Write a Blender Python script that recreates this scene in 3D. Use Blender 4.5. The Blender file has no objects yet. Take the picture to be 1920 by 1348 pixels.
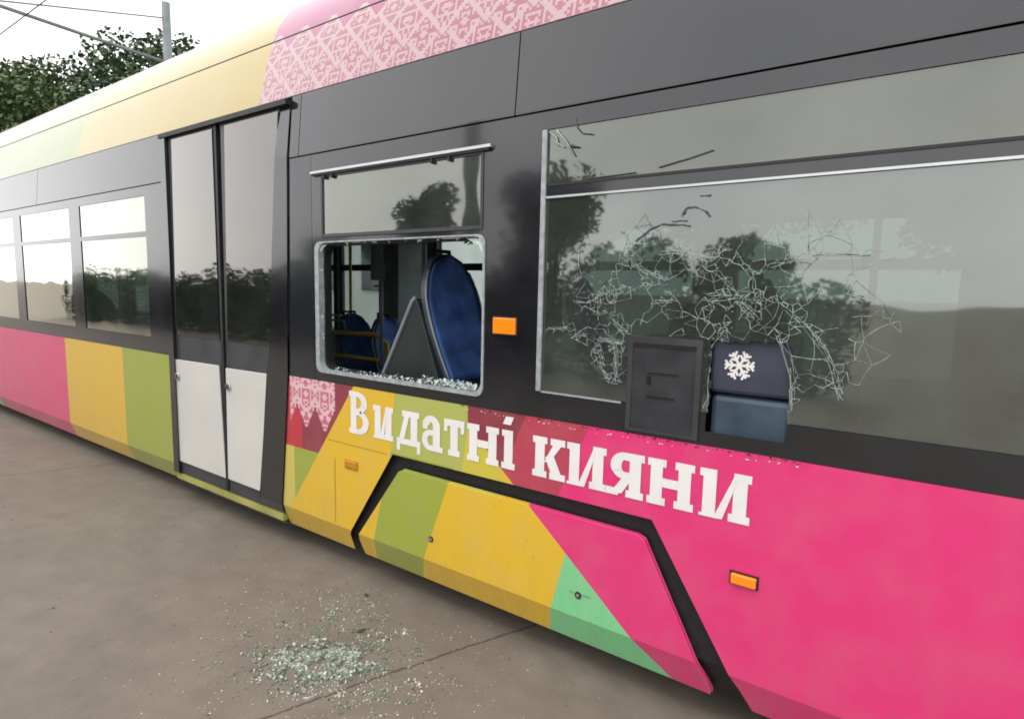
import bpy, bmesh, math, random
from mathutils import Matrix, Vector, noise
random.seed(7)
SC = bpy.context.scene
COL = SC.collection
R_ = math.radians

# ------------------------------------------------------------------ camera
cam = bpy.data.cameras.new('camera'); cam_o = bpy.data.objects.new('camera', cam); COL.objects.link(cam_o)
cam.sensor_width = 36; cam.sensor_fit = 'HORIZONTAL'; cam.lens = 36 * 1095 / 1920
cam.clip_start = 0.02; cam.clip_end = 2000
_w = 1920; _cx, _cy, _f = 960.0, 674.0, 1095.0
_up = -Vector((-210.0, 9326.0, _f)).normalized()
_vl = Vector((-606 - _cx, 0, _f)); _vl.y = -(_up.x * _vl.x + _up.z * _vl.z) / _up.y; _vl.normalize()
_X, _Z = -_vl, _up; _Y = _Z.cross(_X)
_R = Matrix((_X, _Y, _Z))
cx_ = _R @ Vector((1, 0, 0)); cy_ = _R @ Vector((0, -1, 0)); cz_ = _R @ Vector((0, 0, -1))
M = Matrix((cx_, cy_, cz_)).transposed().to_4x4()
M.translation = Vector((0, -2.15, 1.6))
cam_o.matrix_world = M
SC.camera = cam_o

# ------------------------------------------------------------------ world, sun, exposure
SUN_EL, SUN_AZ = 62, 200          # azimuth clockwise from +y
world = bpy.data.worlds.new('World'); SC.world = world; world.use_nodes = True
wn = world.node_tree.nodes; wl = world.node_tree.links; wn.clear()
wo = wn.new('ShaderNodeOutputWorld'); bg = wn.new('ShaderNodeBackground')
sky = wn.new('ShaderNodeTexSky'); sky.sky_type = 'NISHITA'; sky.sun_disc = False
sky.sun_elevation = R_(SUN_EL); sky.sun_rotation = R_(SUN_AZ); sky.dust_density = 3.0; sky.air_density = 1.0
# overcast: the blue sky mostly covered by a pale, slightly uneven cloud deck
tc = wn.new('ShaderNodeTexCoord'); nz = wn.new('ShaderNodeTexNoise'); nz.inputs['Scale'].default_value = 2.2; nz.inputs['Detail'].default_value = 6
rmp = wn.new('ShaderNodeValToRGB')
rmp.color_ramp.elements[0].position = 0.3; rmp.color_ramp.elements[0].color = (11.5, 11.7, 11.9, 1)
rmp.color_ramp.elements[1].position = 0.72; rmp.color_ramp.elements[1].color = (15.5, 15.3, 14.9, 1)
mx = wn.new('ShaderNodeMix'); mx.data_type = 'RGBA'; mx.inputs[0].default_value = 0.88
wl.new(tc.outputs['Generated'], nz.inputs['Vector']); wl.new(nz.outputs['Fac'], rmp.inputs['Fac'])
wl.new(sky.outputs[0], mx.inputs[6]); wl.new(rmp.outputs[0], mx.inputs[7]); wl.new(mx.outputs[2], bg.inputs['Color'])
bg.inputs['Strength'].default_value = 0.09
wl.new(bg.outputs[0], wo.inputs[0])

sun = bpy.data.lights.new('sun', 'SUN'); sun.energy = 0.55; sun.angle = R_(25); sun.color = (1, .965, .91)
sun_o = bpy.data.objects.new('sun', sun); COL.objects.link(sun_o)
_a = R_(SUN_AZ); _e = R_(SUN_EL)
_d = Vector((math.sin(_a) * math.cos(_e), math.cos(_a) * math.cos(_e), math.sin(_e)))
sun_o.rotation_euler = _d.to_track_quat('Z', 'Y').to_euler()

SC.view_settings.view_transform = 'Standard'; SC.view_settings.look = 'None'
SC.view_settings.exposure = 0.75; SC.view_settings.gamma = 1; SC.view_settings.use_curve_mapping = False
SC.render.engine = 'CYCLES'
try:
    SC.cycles.filter_width = 1.8; SC.cycles.max_bounces = 10; SC.cycles.transparent_max_bounces = 16; SC.cycles.caustics_reflective = False; SC.cycles.caustics_refractive = False
except Exception: pass

GZ = -0.10      # ground level

# ------------------------------------------------------------------ node helpers
class V:
    """tiny expression wrapper for math nodes"""
    def __init__(s, nt, x): s.nt, s.x = nt, x
    def _m(s, op, o=None, c=None):
        n = s.nt.nodes.new('ShaderNodeMath'); n.operation = op
        for i, q in enumerate([s, o, c]):
            if q is None: continue
            if isinstance(q, V): q = q.x
            if isinstance(q, (int, float)): n.inputs[i].default_value = q
            else: s.nt.links.new(q, n.inputs[i])
        return V(s.nt, n.outputs[0])
    def __add__(s, o): return s._m('ADD', o)
    def __sub__(s, o): return s._m('SUBTRACT', o)
    def __mul__(s, o): return s._m('MULTIPLY', o)
    def __gt__(s, o): return s._m('GREATER_THAN', o)
    def __lt__(s, o): return s._m('LESS_THAN', o)
    def op(s, name, o=None, c=None): return s._m(name, o, c)

def mat(name, col=(.5, .5, .5), rough=.5, metal=0.0, ior=1.5, coat=0.0, bump=0.0, bscale=30, var=0.0, vscale=6, **kw):
    m = bpy.data.materials.new(name); m.use_nodes = True
    nt = m.node_tree; b = nt.nodes['Principled BSDF']
    b.inputs['Base Color'].default_value = (*col, 1); b.inputs['Roughness'].default_value = rough
    b.inputs['Metallic'].default_value = metal; b.inputs['IOR'].default_value = ior
    if coat: b.inputs['Coat Weight'].default_value = coat; b.inputs['Coat Roughness'].default_value = .06
    tcn = nt.nodes.new('ShaderNodeTexCoord')
    if var:
        n = nt.nodes.new('ShaderNodeTexNoise'); n.inputs['Scale'].default_value = vscale; n.inputs['Detail'].default_value = 7
        nt.links.new(tcn.outputs['Object'], n.inputs['Vector'])
        r = nt.nodes.new('ShaderNodeValToRGB')
        r.color_ramp.elements[0].position = .3; r.color_ramp.elements[1].position = .7
        r.color_ramp.elements[0].color = (*[c * (1 - var) for c in col], 1)
        r.color_ramp.elements[1].color = (*[min(1, c * (1 + var)) for c in col], 1)
        nt.links.new(n.outputs['Fac'], r.inputs['Fac']); nt.links.new(r.outputs[0], b.inputs['Base Color'])
        mr = nt.nodes.new('ShaderNodeMapRange'); mr.inputs['To Min'].default_value = rough * .75; mr.inputs['To Max'].default_value = min(1, rough * 1.35)
        nt.links.new(n.outputs['Fac'], mr.inputs['Value']); nt.links.new(mr.outputs[0], b.inputs['Roughness'])
    if bump:
        n = nt.nodes.new('ShaderNodeTexNoise'); n.inputs['Scale'].default_value = bscale; n.inputs['Detail'].default_value = 5
        nt.links.new(tcn.outputs['Object'], n.inputs['Vector'])
        bp = nt.nodes.new('ShaderNodeBump'); bp.inputs['Strength'].default_value = bump; bp.inputs['Distance'].default_value = kw.get('dist', .01)
        nt.links.new(n.outputs['Fac'], bp.inputs['Height']); nt.links.new(bp.outputs[0], b.inputs['Normal'])
    return m

def glass(name, tint=(.30, .37, .35), k=2.2, ior=1.5, wav=.02, film=.0, gc=(.93, 1, .96)):
    m = bpy.data.materials.new(name); m.use_nodes = True; nt = m.node_tree; nt.nodes.clear()
    o = nt.nodes.new('ShaderNodeOutputMaterial'); t = nt.nodes.new('ShaderNodeBsdfTransparent'); g = nt.nodes.new('ShaderNodeBsdfGlossy')
    t.inputs[0].default_value = (*tint, 1); g.inputs['Roughness'].default_value = .03; g.inputs['Color'].default_value = (*gc, 1)
    fr = nt.nodes.new('ShaderNodeFresnel'); fr.inputs['IOR'].default_value = ior
    mm = nt.nodes.new('ShaderNodeMath'); mm.operation = 'MULTIPLY'; mm.use_clamp = True; mm.inputs[1].default_value = k
    mix = nt.nodes.new('ShaderNodeMixShader')
    tcn = nt.nodes.new('ShaderNodeTexCoord'); n = nt.nodes.new('ShaderNodeTexNoise'); n.inputs['Scale'].default_value = 1.6; n.inputs['Detail'].default_value = 2
    bp = nt.nodes.new('ShaderNodeBump'); bp.inputs['Strength'].default_value = wav * 5; bp.inputs['Distance'].default_value = .05
    nt.links.new(tcn.outputs['Object'], n.inputs['Vector']); nt.links.new(n.outputs['Fac'], bp.inputs['Height'])
    nt.links.new(bp.outputs[0], g.inputs['Normal'])
    nt.links.new(fr.outputs[0], mm.inputs[0]); nt.links.new(mm.outputs[0], mix.inputs[0])
    # thin film of dust; its pale green also paints in brighter tree reflections
    df = nt.nodes.new('ShaderNodeBsdfDiffuse'); df.inputs['Color'].default_value = (.42, .50, .45, 1)
    n2 = nt.nodes.new('ShaderNodeTexNoise'); n2.inputs['Scale'].default_value = 3.5; n2.inputs['Detail'].default_value = 7
    mr = nt.nodes.new('ShaderNodeMapRange'); mr.inputs['From Min'].default_value = .3; mr.inputs['From Max'].default_value = .7; mr.inputs['To Min'].default_value = film * .55; mr.inputs['To Max'].default_value = film * 1.4
    nt.links.new(tcn.outputs['Object'], n2.inputs['Vector']); nt.links.new(n2.outputs['Fac'], mr.inputs['Value'])
    m2 = nt.nodes.new('ShaderNodeMixShader'); nt.links.new(mr.outputs[0], m2.inputs[0]); nt.links.new(t.outputs[0], m2.inputs[1]); nt.links.new(df.outputs[0], m2.inputs[2])
    nt.links.new(m2.outputs[0], mix.inputs[1]); nt.links.new(g.outputs[0], mix.inputs[2]); nt.links.new(mix.outputs[0], o.inputs[0])
    return m

# livery colours
YEL = (.74, .46, .025); GRN = (.33, .38, .045); LGR = (.42, .45, .10); PNK = (.73, .031, .18); MRN = (.26, .035, .055)
RED = (.50, .03, .05); MNT = (.19, .60, .27); LACE = (.78, .50, .52); MAG = (.36, .06, .165); CREAM = (.72, .70, .66)

def livery_mat():
    m = bpy.data.materials.new('livery_paint'); m.use_nodes = True; nt = m.node_tree; b = nt.nodes['Principled BSDF']
    tcn = nt.nodes.new('ShaderNodeTexCoord'); sp = nt.nodes.new('ShaderNodeSeparateXYZ'); nt.links.new(tcn.outputs['Object'], sp.inputs[0])
    X = V(nt, sp.outputs[0]); Z = V(nt, sp.outputs[2])
    def left(p, q):     # 1 where the point lies left of / below the directed line p->q
        (x0, z0), (x1, z1) = p, q
        return ((Z - z0) * (x1 - x0) - (X - x0) * (z1 - z0)) > 0.0
    def AND(*a):
        r = a[0]
        for q in a[1:]: r = r * q
        return r
    def poly(pts):      # convex polygon, counter-clockwise in x,z
        return AND(*[left(pts[i], pts[(i + 1) % len(pts)]) for i in range(len(pts))])
    cur = [None]
    def rgb(c):
        n = nt.nodes.new('ShaderNodeRGB'); n.outputs[0].default_value = (*c, 1); return n.outputs[0]
    cur[0] = rgb(PNK)
    def lay(mask, c):
        n = nt.nodes.new('ShaderNodeMix'); n.data_type = 'RGBA'
        nt.links.new(mask.x, n.inputs[0]); nt.links.new(cur[0], n.inputs[6])
        if isinstance(c, tuple): n.inputs[7].default_value = (*c, 1)
        else: nt.links.new(c, n.inputs[7])
        cur[0] = n.outputs[2]
    # --- lower body of this module
    lay(poly([(-1.80, .66), (-1.27, .66), (-1.10, 1.06), (-1.80, 1.06)]), (.46, .045, .085))
    lay(poly([(-1.80, .74), (-1.56, .74), (-1.42, 1.06), (-1.80, 1.06)]), MRN)
    D0, D1 = (-1.772, .957), (-.659, .0)
    yl = AND(left(D1, D0), X < -0.6, X > -3.6, Z < 1.06)          # below the long pink diagonal
    lay(yl, YEL); lay(AND(X < -1.772, Z < 1.06, X > -3.6), YEL)
    lay(AND(left(D1, D0), X < -1.56, X > -2.2, Z > .63, Z < 1.0), (.60, .50, .05))
    lay(poly([(-2.30, .70), (-1.80, .70), (-1.765, .93), (-1.765, 1.06), (-2.268, 1.06)]), LGR)
    lay(poly([(-2.48, .0), (-2.12, .0), (-1.85, .72), (-2.30, .72)]), GRN)
    lay(AND(poly([(-1.31, .0), (-.62, .0), (-.62, .6), (-1.165, .6)]), left(D1, D0)), MNT)
    # --- left of the yellow slope
    S0, S1 = (-3.34, .03), (-2.600, 1.046)
    ls = AND(left(S0, S1), Z < 1.06)
    lay(ls, MRN); lay(AND(ls, X < -3.085), RED); lay(AND(ls, Z < .60), GRN); lay(AND(ls, Z < .60, X < -3.17), (.62, .50, .10))
    # next module beyond the door
    lay(AND(X < -4.75, Z < 1.2), GRN); lay(AND(X < -5.6, Z < 1.2), YEL); lay(AND(X < -6.9, Z < 1.2), PNK); lay(AND(X < -9.2, Z < 1.2), MNT)
    # --- fairing over the windows
    lay(Z > 2.5, MAG); lay(AND(Z > 2.5, X < -3.49), (.42, .30, .045)); lay(AND(Z > 2.5, X < -6.4), (.25, .29, .09))
    # --- cross-stitch lace: a mirrored pixel ornament inside a zigzag edge
    c = .0131
    def lace(x0, per, zlo, zhi, amp, up, xa, xb):
        t = (X - x0).op('PINGPONG', per / 2)                       # 0 at a peak, per/2 in a valley
        ci = (t * (1 / c)).op('FLOOR'); cj = (Z * (1 / c)).op('FLOOR')
        cmb = nt.nodes.new('ShaderNodeCombineXYZ'); nt.links.new(ci.x, cmb.inputs[0]); nt.links.new(cj.x, cmb.inputs[1])
        w = nt.nodes.new('ShaderNodeTexWhiteNoise'); w.noise_dimensions = '2D'; nt.links.new(cmb.outputs[0], w.inputs['Vector'])
        A = (ci + cj).op('PINGPONG', 8); B = (ci - cj).op('PINGPONG', 8)
        lat = (A < 1.1).op('MAXIMUM', B < 1.1)                                   # big diamonds
        inner = ((A + B).op('PINGPONG', 5) < 0.6) * (V(nt, w.outputs[0]) > .12)    # stepped rings inside them
        knot = (A > 6.5) * (B > 6.5)
        on = lat.op('MAXIMUM', inner).op('MAXIMUM', knot).op('MAXIMUM', V(nt, w.outputs[0]) > .86) * (V(nt, w.outputs[0]) > .05)
        edge = (ci * c) * (amp / (per / 2))
        lim = (edge * -1.0 + zhi) if up else (edge + zlo)
        zq = cj * c
        inside = (zq < lim) if up else (zq > lim)
        box = AND(inside, X > xa, X < xb, Z > zlo - .3 if not up else Z > zlo, Z < zhi)
        return box, on
    for args in [(-3.17, .262, 2.71, 3.145, .125, True, -3.49, 3.0), (-3.04, .18, .735, 1.06, .15, False, -3.20, -2.765)]:
        box, on = lace(*args)
        k = .66 if args[5] else 1.05
        lay(box, (.52 * k, .13 * k, .22 * k)); lay(AND(box, on), (.72 * k, .46 * k, .48 * k))
    # --- light road dust low on the skirt
    n = nt.nodes.new('ShaderNodeTexNoise'); n.inputs['Scale'].default_value = 5; n.inputs['Detail'].default_value = 8
    nt.links.new(tcn.outputs['Object'], n.inputs['Vector'])
    dz = (V(nt, n.outputs['Fac']) - .42).op('MULTIPLY', .35).op('MAXIMUM', 0.0)
    lay(dz, (.42, .38, .33))
    n3 = nt.nodes.new('ShaderNodeTexNoise'); n3.inputs['Scale'].default_value = 1.0; n3.inputs['Detail'].default_value = 9; n3.inputs['Roughness'].default_value = .7
    mp = nt.nodes.new('ShaderNodeMapping'); mp.inputs['Scale'].default_value = (26, 4, 5); nt.links.new(tcn.outputs['Object'], mp.inputs[0]); nt.links.new(mp.outputs[0], n3.inputs['Vector'])
    low = ((Z * -1.0 + .62) * 1.1).op('MAXIMUM', 0.0) * (V(nt, n3.outputs['Fac']) - .38).op('MAXIMUM', 0.0) * 1.1
    lay(low.op('MINIMUM', .6), (.20, .17, .14))
    n4 = nt.nodes.new('ShaderNodeTexNoise'); n4.inputs['Scale'].default_value = 70; n4.inputs['Detail'].default_value = 3; nt.links.new(tcn.outputs['Object'], n4.inputs['Vector'])
    lay((V(nt, n4.outputs['Fac']) > .73) * (Z < 1.05) * .55, (.12, .10, .09))
    nt.links.new(cur[0], b.inputs['Base Color'])
    b.inputs['Roughness'].default_value = .28; b.inputs['Coat Weight'].default_value = .7; b.inputs['Coat Roughness'].default_value = .07
    n2 = nt.nodes.new('ShaderNodeTexNoise'); n2.inputs['Scale'].default_value = 1.3; n2.inputs['Detail'].default_value = 3
    nt.links.new(tcn.outputs['Object'], n2.inputs['Vector'])
    bp = nt.nodes.new('ShaderNodeBump'); bp.inputs['Strength'].default_value = .12; bp.inputs['Distance'].default_value = .05
    nt.links.new(n2.outputs['Fac'], bp.inputs['Height']); nt.links.new(bp.outputs[0], b.inputs['Normal'])
    return m

LIV = livery_mat()
BLK = mat('black_gloss', (.012, .012, .016), .15, coat=.8, bump=.06, bscale=1.4, dist=.05, var=.25, vscale=5)
GREY = mat('grey_gloss', (.016, .017, .022), .15, ior=1.5, coat=.65, bump=.06, bscale=1.2, dist=.05, var=.15, vscale=3)
RUB = mat('rubber', (.012, .012, .014), .5, var=.3, vscale=20)
DGREY = mat('dark_grey_paint', (.045, .046, .052), .35, var=.2)
WHT = mat('white_paint', (.62, .61, .58), .3, coat=.3, var=.05, vscale=2, bump=.05, bscale=1.5, dist=.05)
SEAL = mat('pale_window_seal', (.33, .36, .37), .4, var=.25, vscale=30)
ALU = mat('aluminium', (.55, .56, .57), .3, metal=.8, var=.1)
VINYL = mat('white_vinyl', (.80, .77, .76), .4, var=.04, vscale=8)
ORG = mat('orange_lens', (.95, .28, .01), .2, coat=.6)
AMB = mat('amber_lens', (.50, .22, .01), .3, coat=.4)
GL = glass('tinted_glass', (.20, .25, .23), 3.5, film=.09, gc=(1, 1, .92))
GLC = glass('cracked_glass', (.24, .30, .28), 4.6, wav=.02, film=.10, gc=(.97, 1, .96))
GLD = glass('door_glass', (.07, .075, .09), 2.7, film=.04, gc=(1, .95, .92))
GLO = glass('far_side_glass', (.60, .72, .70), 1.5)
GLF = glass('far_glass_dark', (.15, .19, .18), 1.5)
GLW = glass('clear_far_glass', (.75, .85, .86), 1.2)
CRK = mat('crack_white', (.36, .42, .40), .35, var=.3, vscale=60)
CRKD = mat('crack_dark', (.04, .055, .05), .3, var=.3, vscale=60)
SEATB = mat('blue_fabric', (.05, .115, .34), .7, var=.45, vscale=7, bump=.2, bscale=250)
SHELLD = mat('seat_shell_dark', (.05, .06, .08), .4, var=.2)
SHELL = mat('seat_shell_grey', (.20, .23, .26), .35, var=.15)
CONSOLE = mat('console_grey', (.012, .016, .017), .5, var=.2)
YBAR = mat('yellow_rail_paint', (.58, .40, .015), .35, coat=.3, var=.1)
INT = mat('interior_panel', (.62, .65, .63), .5, var=.08)
INTD = mat('interior_dark', (.18, .205, .21), .6, var=.2)
FLO = mat('interior_floor', (.10, .11, .12), .6, var=.3)
BOXM = mat('machine_plastic', (.028, .028, .033), .42, var=.25, vscale=10)
UND = mat('underframe_light_block', (.018, .016, .014), .8, var=.5)

# ------------------------------------------------------------------ object helpers
def link(o, parent=None, **props):
    COL.objects.link(o)
    if parent is not None: o.parent = parent
    for k, v in props.items(): o[k] = v
    return o
def empty(name, loc=(0, 0, 0), **props):
    o = bpy.data.objects.new(name, None); o.location = loc; o.empty_display_size = .2
    return link(o, **props)
def obj(name, bm, m, parent=None, bevel=0, smooth=False, **props):
    me = bpy.data.meshes.new(name); bm.normal_update(); bm.to_mesh(me); bm.free()
    for q in (m if isinstance(m, (list, tuple)) else [m]): me.materials.append(q)
    if smooth:
        for p in me.polygons: p.use_smooth = True
    o = bpy.data.objects.new(name, me)
    if bevel:
        b = o.modifiers.new('bevel', 'BEVEL'); b.width = bevel; b.segments = 2; b.limit_method = 'ANGLE'; b.angle_limit = R_(35)
    if parent is not None and parent.type == 'EMPTY' and parent.location.length > 0:
        me.transform(Matrix.Translation(-parent.location))
    return link(o, parent, **props)

PR = [(0.04, .06), (0.19, 0.0), (2.36, 0.0), (2.7, .03), (3.0, .10), (3.2, .17), (3.36, .27), (3.44, .36), (3.52, .52), (3.58, .85)]
def prof(z):
    if z <= PR[0][0]: return PR[0][1]
    for (a, ya), (b, yb) in zip(PR, PR[1:]):
        if z <= b: return ya + (yb - ya) * (z - a) / (b - a)
    return PR[-1][1]

def skin(bm, pts, off=0.0, thick=0.0, mi=0):
    """polygon given in x,z laid on the tram side (follows its profile), facing -y"""
    vs = [bm.verts.new((x, 0, z)) for x, z in pts]
    f = bm.faces.new(vs); f.material_index = mi
    r = bmesh.ops.triangulate(bm, faces=[f]); fs = r['faces']
    zs = [p[1] for p in pts]; geom = set(fs)
    for f in fs: geom |= set(f.edges) | set(f.verts)
    for z, _ in PR:
        if min(zs) + .001 < z < max(zs) - .001:
            g = bmesh.ops.bisect_plane(bm, geom=list(geom), plane_co=(0, 0, z), plane_no=(0, 0, 1))
            geom |= set(x for x in g['geom'] if x.is_valid)
            geom = set(x for x in geom if x.is_valid)
            vv = [v for v in geom if isinstance(v, bmesh.types.BMVert)]
            for v in vv:
                for e in v.link_edges: geom.add(e)
                for q in v.link_faces: geom.add(q)
    vv = [v for v in geom if isinstance(v, bmesh.types.BMVert)]
    ff = [q for q in geom if isinstance(q, bmesh.types.BMFace)]
    for q in ff:
        q.normal_update()
        if q.normal.y > 0: q.normal_flip()
    for v in vv: v.co.y = prof(v.co.z) + off
    if thick:
        ex = bmesh.ops.extrude_face_region(bm, geom=ff)
        # extruded copy becomes the front; the original stays as the back
        for v in [q for q in ex['geom'] if isinstance(q, bmesh.types.BMVert)]: v.co.y -= 0
        for v in vv: v.co.y += thick
        for q in ff:
            if q.is_valid: q.normal_flip()
    return bm

def box(bm, a, b, mi=0):
    (x0, y0, z0), (x1, y1, z1) = a, b
    v = [bm.verts.new(p) for p in [(x0, y0, z0), (x1, y0, z0), (x1, y1, z0), (x0, y1, z0), (x0, y0, z1), (x1, y0, z1), (x1, y1, z1), (x0, y1, z1)]]
    for q in [(0, 3, 2, 1), (4, 5, 6, 7), (0, 1, 5, 4), (1, 2, 6, 5), (2, 3, 7, 6), (3, 0, 4, 7)]:
        bm.faces.new([v[i] for i in q]).material_index = mi
    return bm
def tube(bm, pts, r, n=10, mi=0, r1=None, cap=True):
    pts = [Vector(p) for p in pts]; rings = []
    for i, p in enumerate(pts):
        d = (pts[min(i + 1, len(pts) - 1)] - pts[max(i - 1, 0)]).normalized()
        a = d.cross(Vector((0, 0, 1)) if abs(d.z) < .9 else Vector((1, 0, 0))).normalized(); b = d.cross(a)
        rr = r if r1 is None else r + (r1 - r) * i / (len(pts) - 1)
        rings.append([bm.verts.new(p + (a * math.cos(2 * math.pi * k / n) + b * math.sin(2 * math.pi * k / n)) * rr) for k in range(n)])
    for A, B in zip(rings, rings[1:]):
        for k in range(n):
            f = bm.faces.new([A[k], A[(k + 1) % n], B[(k + 1) % n], B[k]]); f.material_index = mi; f.smooth = True
    if cap:
        bm.faces.new(rings[0][::-1]).material_index = mi; bm.faces.new(rings[-1]).material_index = mi
    return bm
def rr_pts(x0, z0, x1, z1, r, n=6):
    out = []
    for cx, cz, a0 in [(x1 - r, z1 - r, 0), (x0 + r, z1 - r, 90), (x0 + r, z0 + r, 180), (x1 - r, z0 + r, 270)]:
        for k in range(n + 1):
            a = R_(a0 + 90 * k / n); out.append((cx + r * math.cos(a), cz + r * math.sin(a)))
    return out
def ring(bm, outer, inner, y0, y1, mi=0):
    """closed frame between two outlines with equal point counts, from y0 (front) to y1 (back)"""
    n = len(outer)
    def lay(pts, y): return [bm.verts.new((x, y, z)) for x, z in pts]
    of, inf, ob, ib = lay(outer, y0), lay(inner, y0), lay(outer, y1), lay(inner, y1)
    for k in range(n):
        j = (k + 1) % n
        for q in [(of[k], inf[k], inf[j], of[j]), (of[k], of[j], ob[j], ob[k]), (inf[k], ib[k], ib[j], inf[j]), (ob[k], ob[j], ib[j], ib[k])]:
            f = bm.faces.new(q); f.material_index = mi
    bmesh.ops.recalc_face_normals(bm, faces=bm.faces[:])
    return bm
def rect_like(x0, z0, x1, z1, ref):
    """points on a rectangle matching the rounded outline ref one for one"""
    out = []; n = len(ref) // 4
    for i, (cx, cz) in enumerate([(x1, z1), (x0, z1), (x0, z0), (x1, z0)]):
        for k in range(n):
            rx, rz = ref[i * n + k]
            if k == n // 2: out.append((cx, cz))
            elif (k < n // 2) == (i % 2 == 0): out.append((cx, rz))
            else: out.append((rx, cz))
    return out
def sheet(bm, pts, y, mi=0):
    f = bm.faces.new([bm.verts.new((x, y, z)) for x, z in pts]); f.normal_update()
    if f.normal.y > 0: f.normal_flip()
    f.material_index = mi; return f
def sheet_obj(name, pts, y, m, parent, thick=0, bevel=0, **kw):
    bm = bmesh.new(); f = sheet(bm, pts, y)
    if thick:
        e = bmesh.ops.extrude_face_region(bm, geom=[f])
        for v in [q for q in e['geom'] if isinstance(q, bmesh.types.BMVert)]: v.co.y += thick
        bmesh.ops.recalc_face_normals(bm, faces=bm.faces[:])
    return obj(name, bm, m, parent, bevel, **kw)

# ------------------------------------------------------------------ GROUND
def ground_mat():
    m = bpy.data.materials.new('worn_concrete'); m.use_nodes = True; nt = m.node_tree; b = nt.nodes['Principled BSDF']
    tcn = nt.nodes.new('ShaderNodeTexCoord')
    def noi(s, d=8, rough=.6):
        n = nt.nodes.new('ShaderNodeTexNoise'); n.inputs['Scale'].default_value = s; n.inputs['Detail'].default_value = d; n.inputs['Roughness'].default_value = rough
        nt.links.new(tcn.outputs['Object'], n.inputs['Vector']); return V(nt, n.outputs['Fac'])
    big = noi(.9); mid = noi(7); fine = noi(160, 4, .8); grit = noi(420, 2, .9)
    v = big * .20 + mid * .20 + fine * .38 + grit * .32
    r = nt.nodes.new('ShaderNodeValToRGB'); nt.links.new(v.x, r.inputs['Fac'])
    r.color_ramp.elements[0].position = .38; r.color_ramp.elements[0].color = (.095, .078, .060, 1)
    r.color_ramp.elements[1].position = .72; r.color_ramp.elements[1].color = (.26, .225, .18, 1)
    e = r.color_ramp.elements.new(.55); e.color = (.170, .143, .113, 1)
    sp = nt.nodes.new('ShaderNodeSeparateXYZ'); nt.links.new(tcn.outputs['Object'], sp.inputs[0])
    X = V(nt, sp.outputs[0]); Y = V(nt, sp.outputs[1])
    # slab joints: one set runs obliquely to the track, the other crosses it
    wob = (noi(3.5, 6) - .5) * .05 + (noi(25, 3) - .5) * .02
    def joint(p, q, per, w):
        dx, dy = q[0] - p[0], q[1] - p[1]; L = math.hypot(dx, dy)
        d = (X - p[0]) * (-dy / L) + (Y - p[1]) * (dx / L) + wob
        return d.op('PINGPONG', per / 2) < w
    j = joint((-2.02, -.977), (-1.593, .034), 4.2, .0065)
    mx = nt.nodes.new('ShaderNodeMix'); mx.data_type = 'RGBA'; nt.links.new((j * .75).x, mx.inputs[0]); nt.links.new(r.outputs[0], mx.inputs[6]); mx.inputs[7].default_value = (.035, .028, .022, 1)
    nt.links.new(mx.outputs[2], b.inputs['Base Color'])
    b.inputs['Roughness'].default_value = .75
    h = fine * .4 + grit * .3 + mid * .4 - j * .8
    bp = nt.nodes.new('ShaderNodeBump'); bp.inputs['Strength'].default_value = .35; bp.inputs['Distance'].default_value = .006
    nt.links.new(h.x, bp.inputs['Height']); nt.links.new(bp.outputs[0], b.inputs['Normal'])
    return m
bm = bmesh.new(); s = 600
bm.faces.new([bm.verts.new(p) for p in [(-s, -s, GZ), (s, -s, GZ), (s, s, GZ), (-s, s, GZ)]])
obj('ground', bm, ground_mat(), kind='structure')
bm = bmesh.new()
for y in (.55, 1.99): box(bm, (-60, y, GZ + .004), (30, y + .07, GZ + .05))
obj('tram_tracks', bm, mat('rail_steel', (.12, .10, .09), .4, metal=.7, var=.3), kind='structure')

# ------------------------------------------------------------------ TRAM
TX0, TX1, TW = -13.5, 3.2, 2.45     # ends and width
tram = empty('tram', (0, 0, 0), label='long tram in pink, yellow and green livery with one smashed and one cracked window', category='tram')

# lower livery skin, black groove round the hatch left open
bm = bmesh.new()
skin(bm, [(-3.205, 1.045), (-3.30, .19), (-3.318, .045), (-2.665, .045), (-2.655, .155), (-2.285, .71), (-2.285, 1.045)], 0)
skin(bm, [(-2.285, 1.045), (-2.285, .71), (-.816, .712), (-.816, 1.045)], 0)
skin(bm, [(-.816, 1.045), (-.816, .712), (-.452, .135), (-.405, .045), (TX1, .045), (TX1, 1.045)], 0)
skin(bm, [(TX0, 1.045), (TX0, .045), (-4.72, .045), (-4.72, 1.045)], 0)
obj('lower_body_panel', bm, LIV, tram, label='lower side panel in pink, yellow, green and maroon paint')
# hatch
hp = [(-2.572, .045), (-2.578, .14), (-2.560, .190), (-2.238, .622), (-2.205, .638), (-.872, .637), (-.842, .622), (-.570, .115), (-.556, .07), (-.562, .045)]
bm = bmesh.new(); skin(bm, hp, -.004, .02)
hatch = obj('hatch_panel', bm, LIV, tram, bevel=.004, label='trapezoid hatch in green, yellow, mint and pink paint inside a black groove')
bm = bmesh.new(); skin(bm, [(-2.72, .05), (-2.72, .74), (-.36, .74), (-.36, .05)], .035)
obj('hatch_groove', bm, RUB, tram)
for bx, bz in [(-1.995, .312), (-1.128, .294)]:
    bm = bmesh.new(); tube(bm, [(bx, .0, bz), (bx, -.008, bz)], .0155, 20)
    k = obj('lock', bm, RUB, hatch)
    bm = bmesh.new(); tube(bm, [(bx, -.009, bz), (bx, -.011, bz)], .008, 14); obj('keyhole', bm, ALU, hatch)
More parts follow.
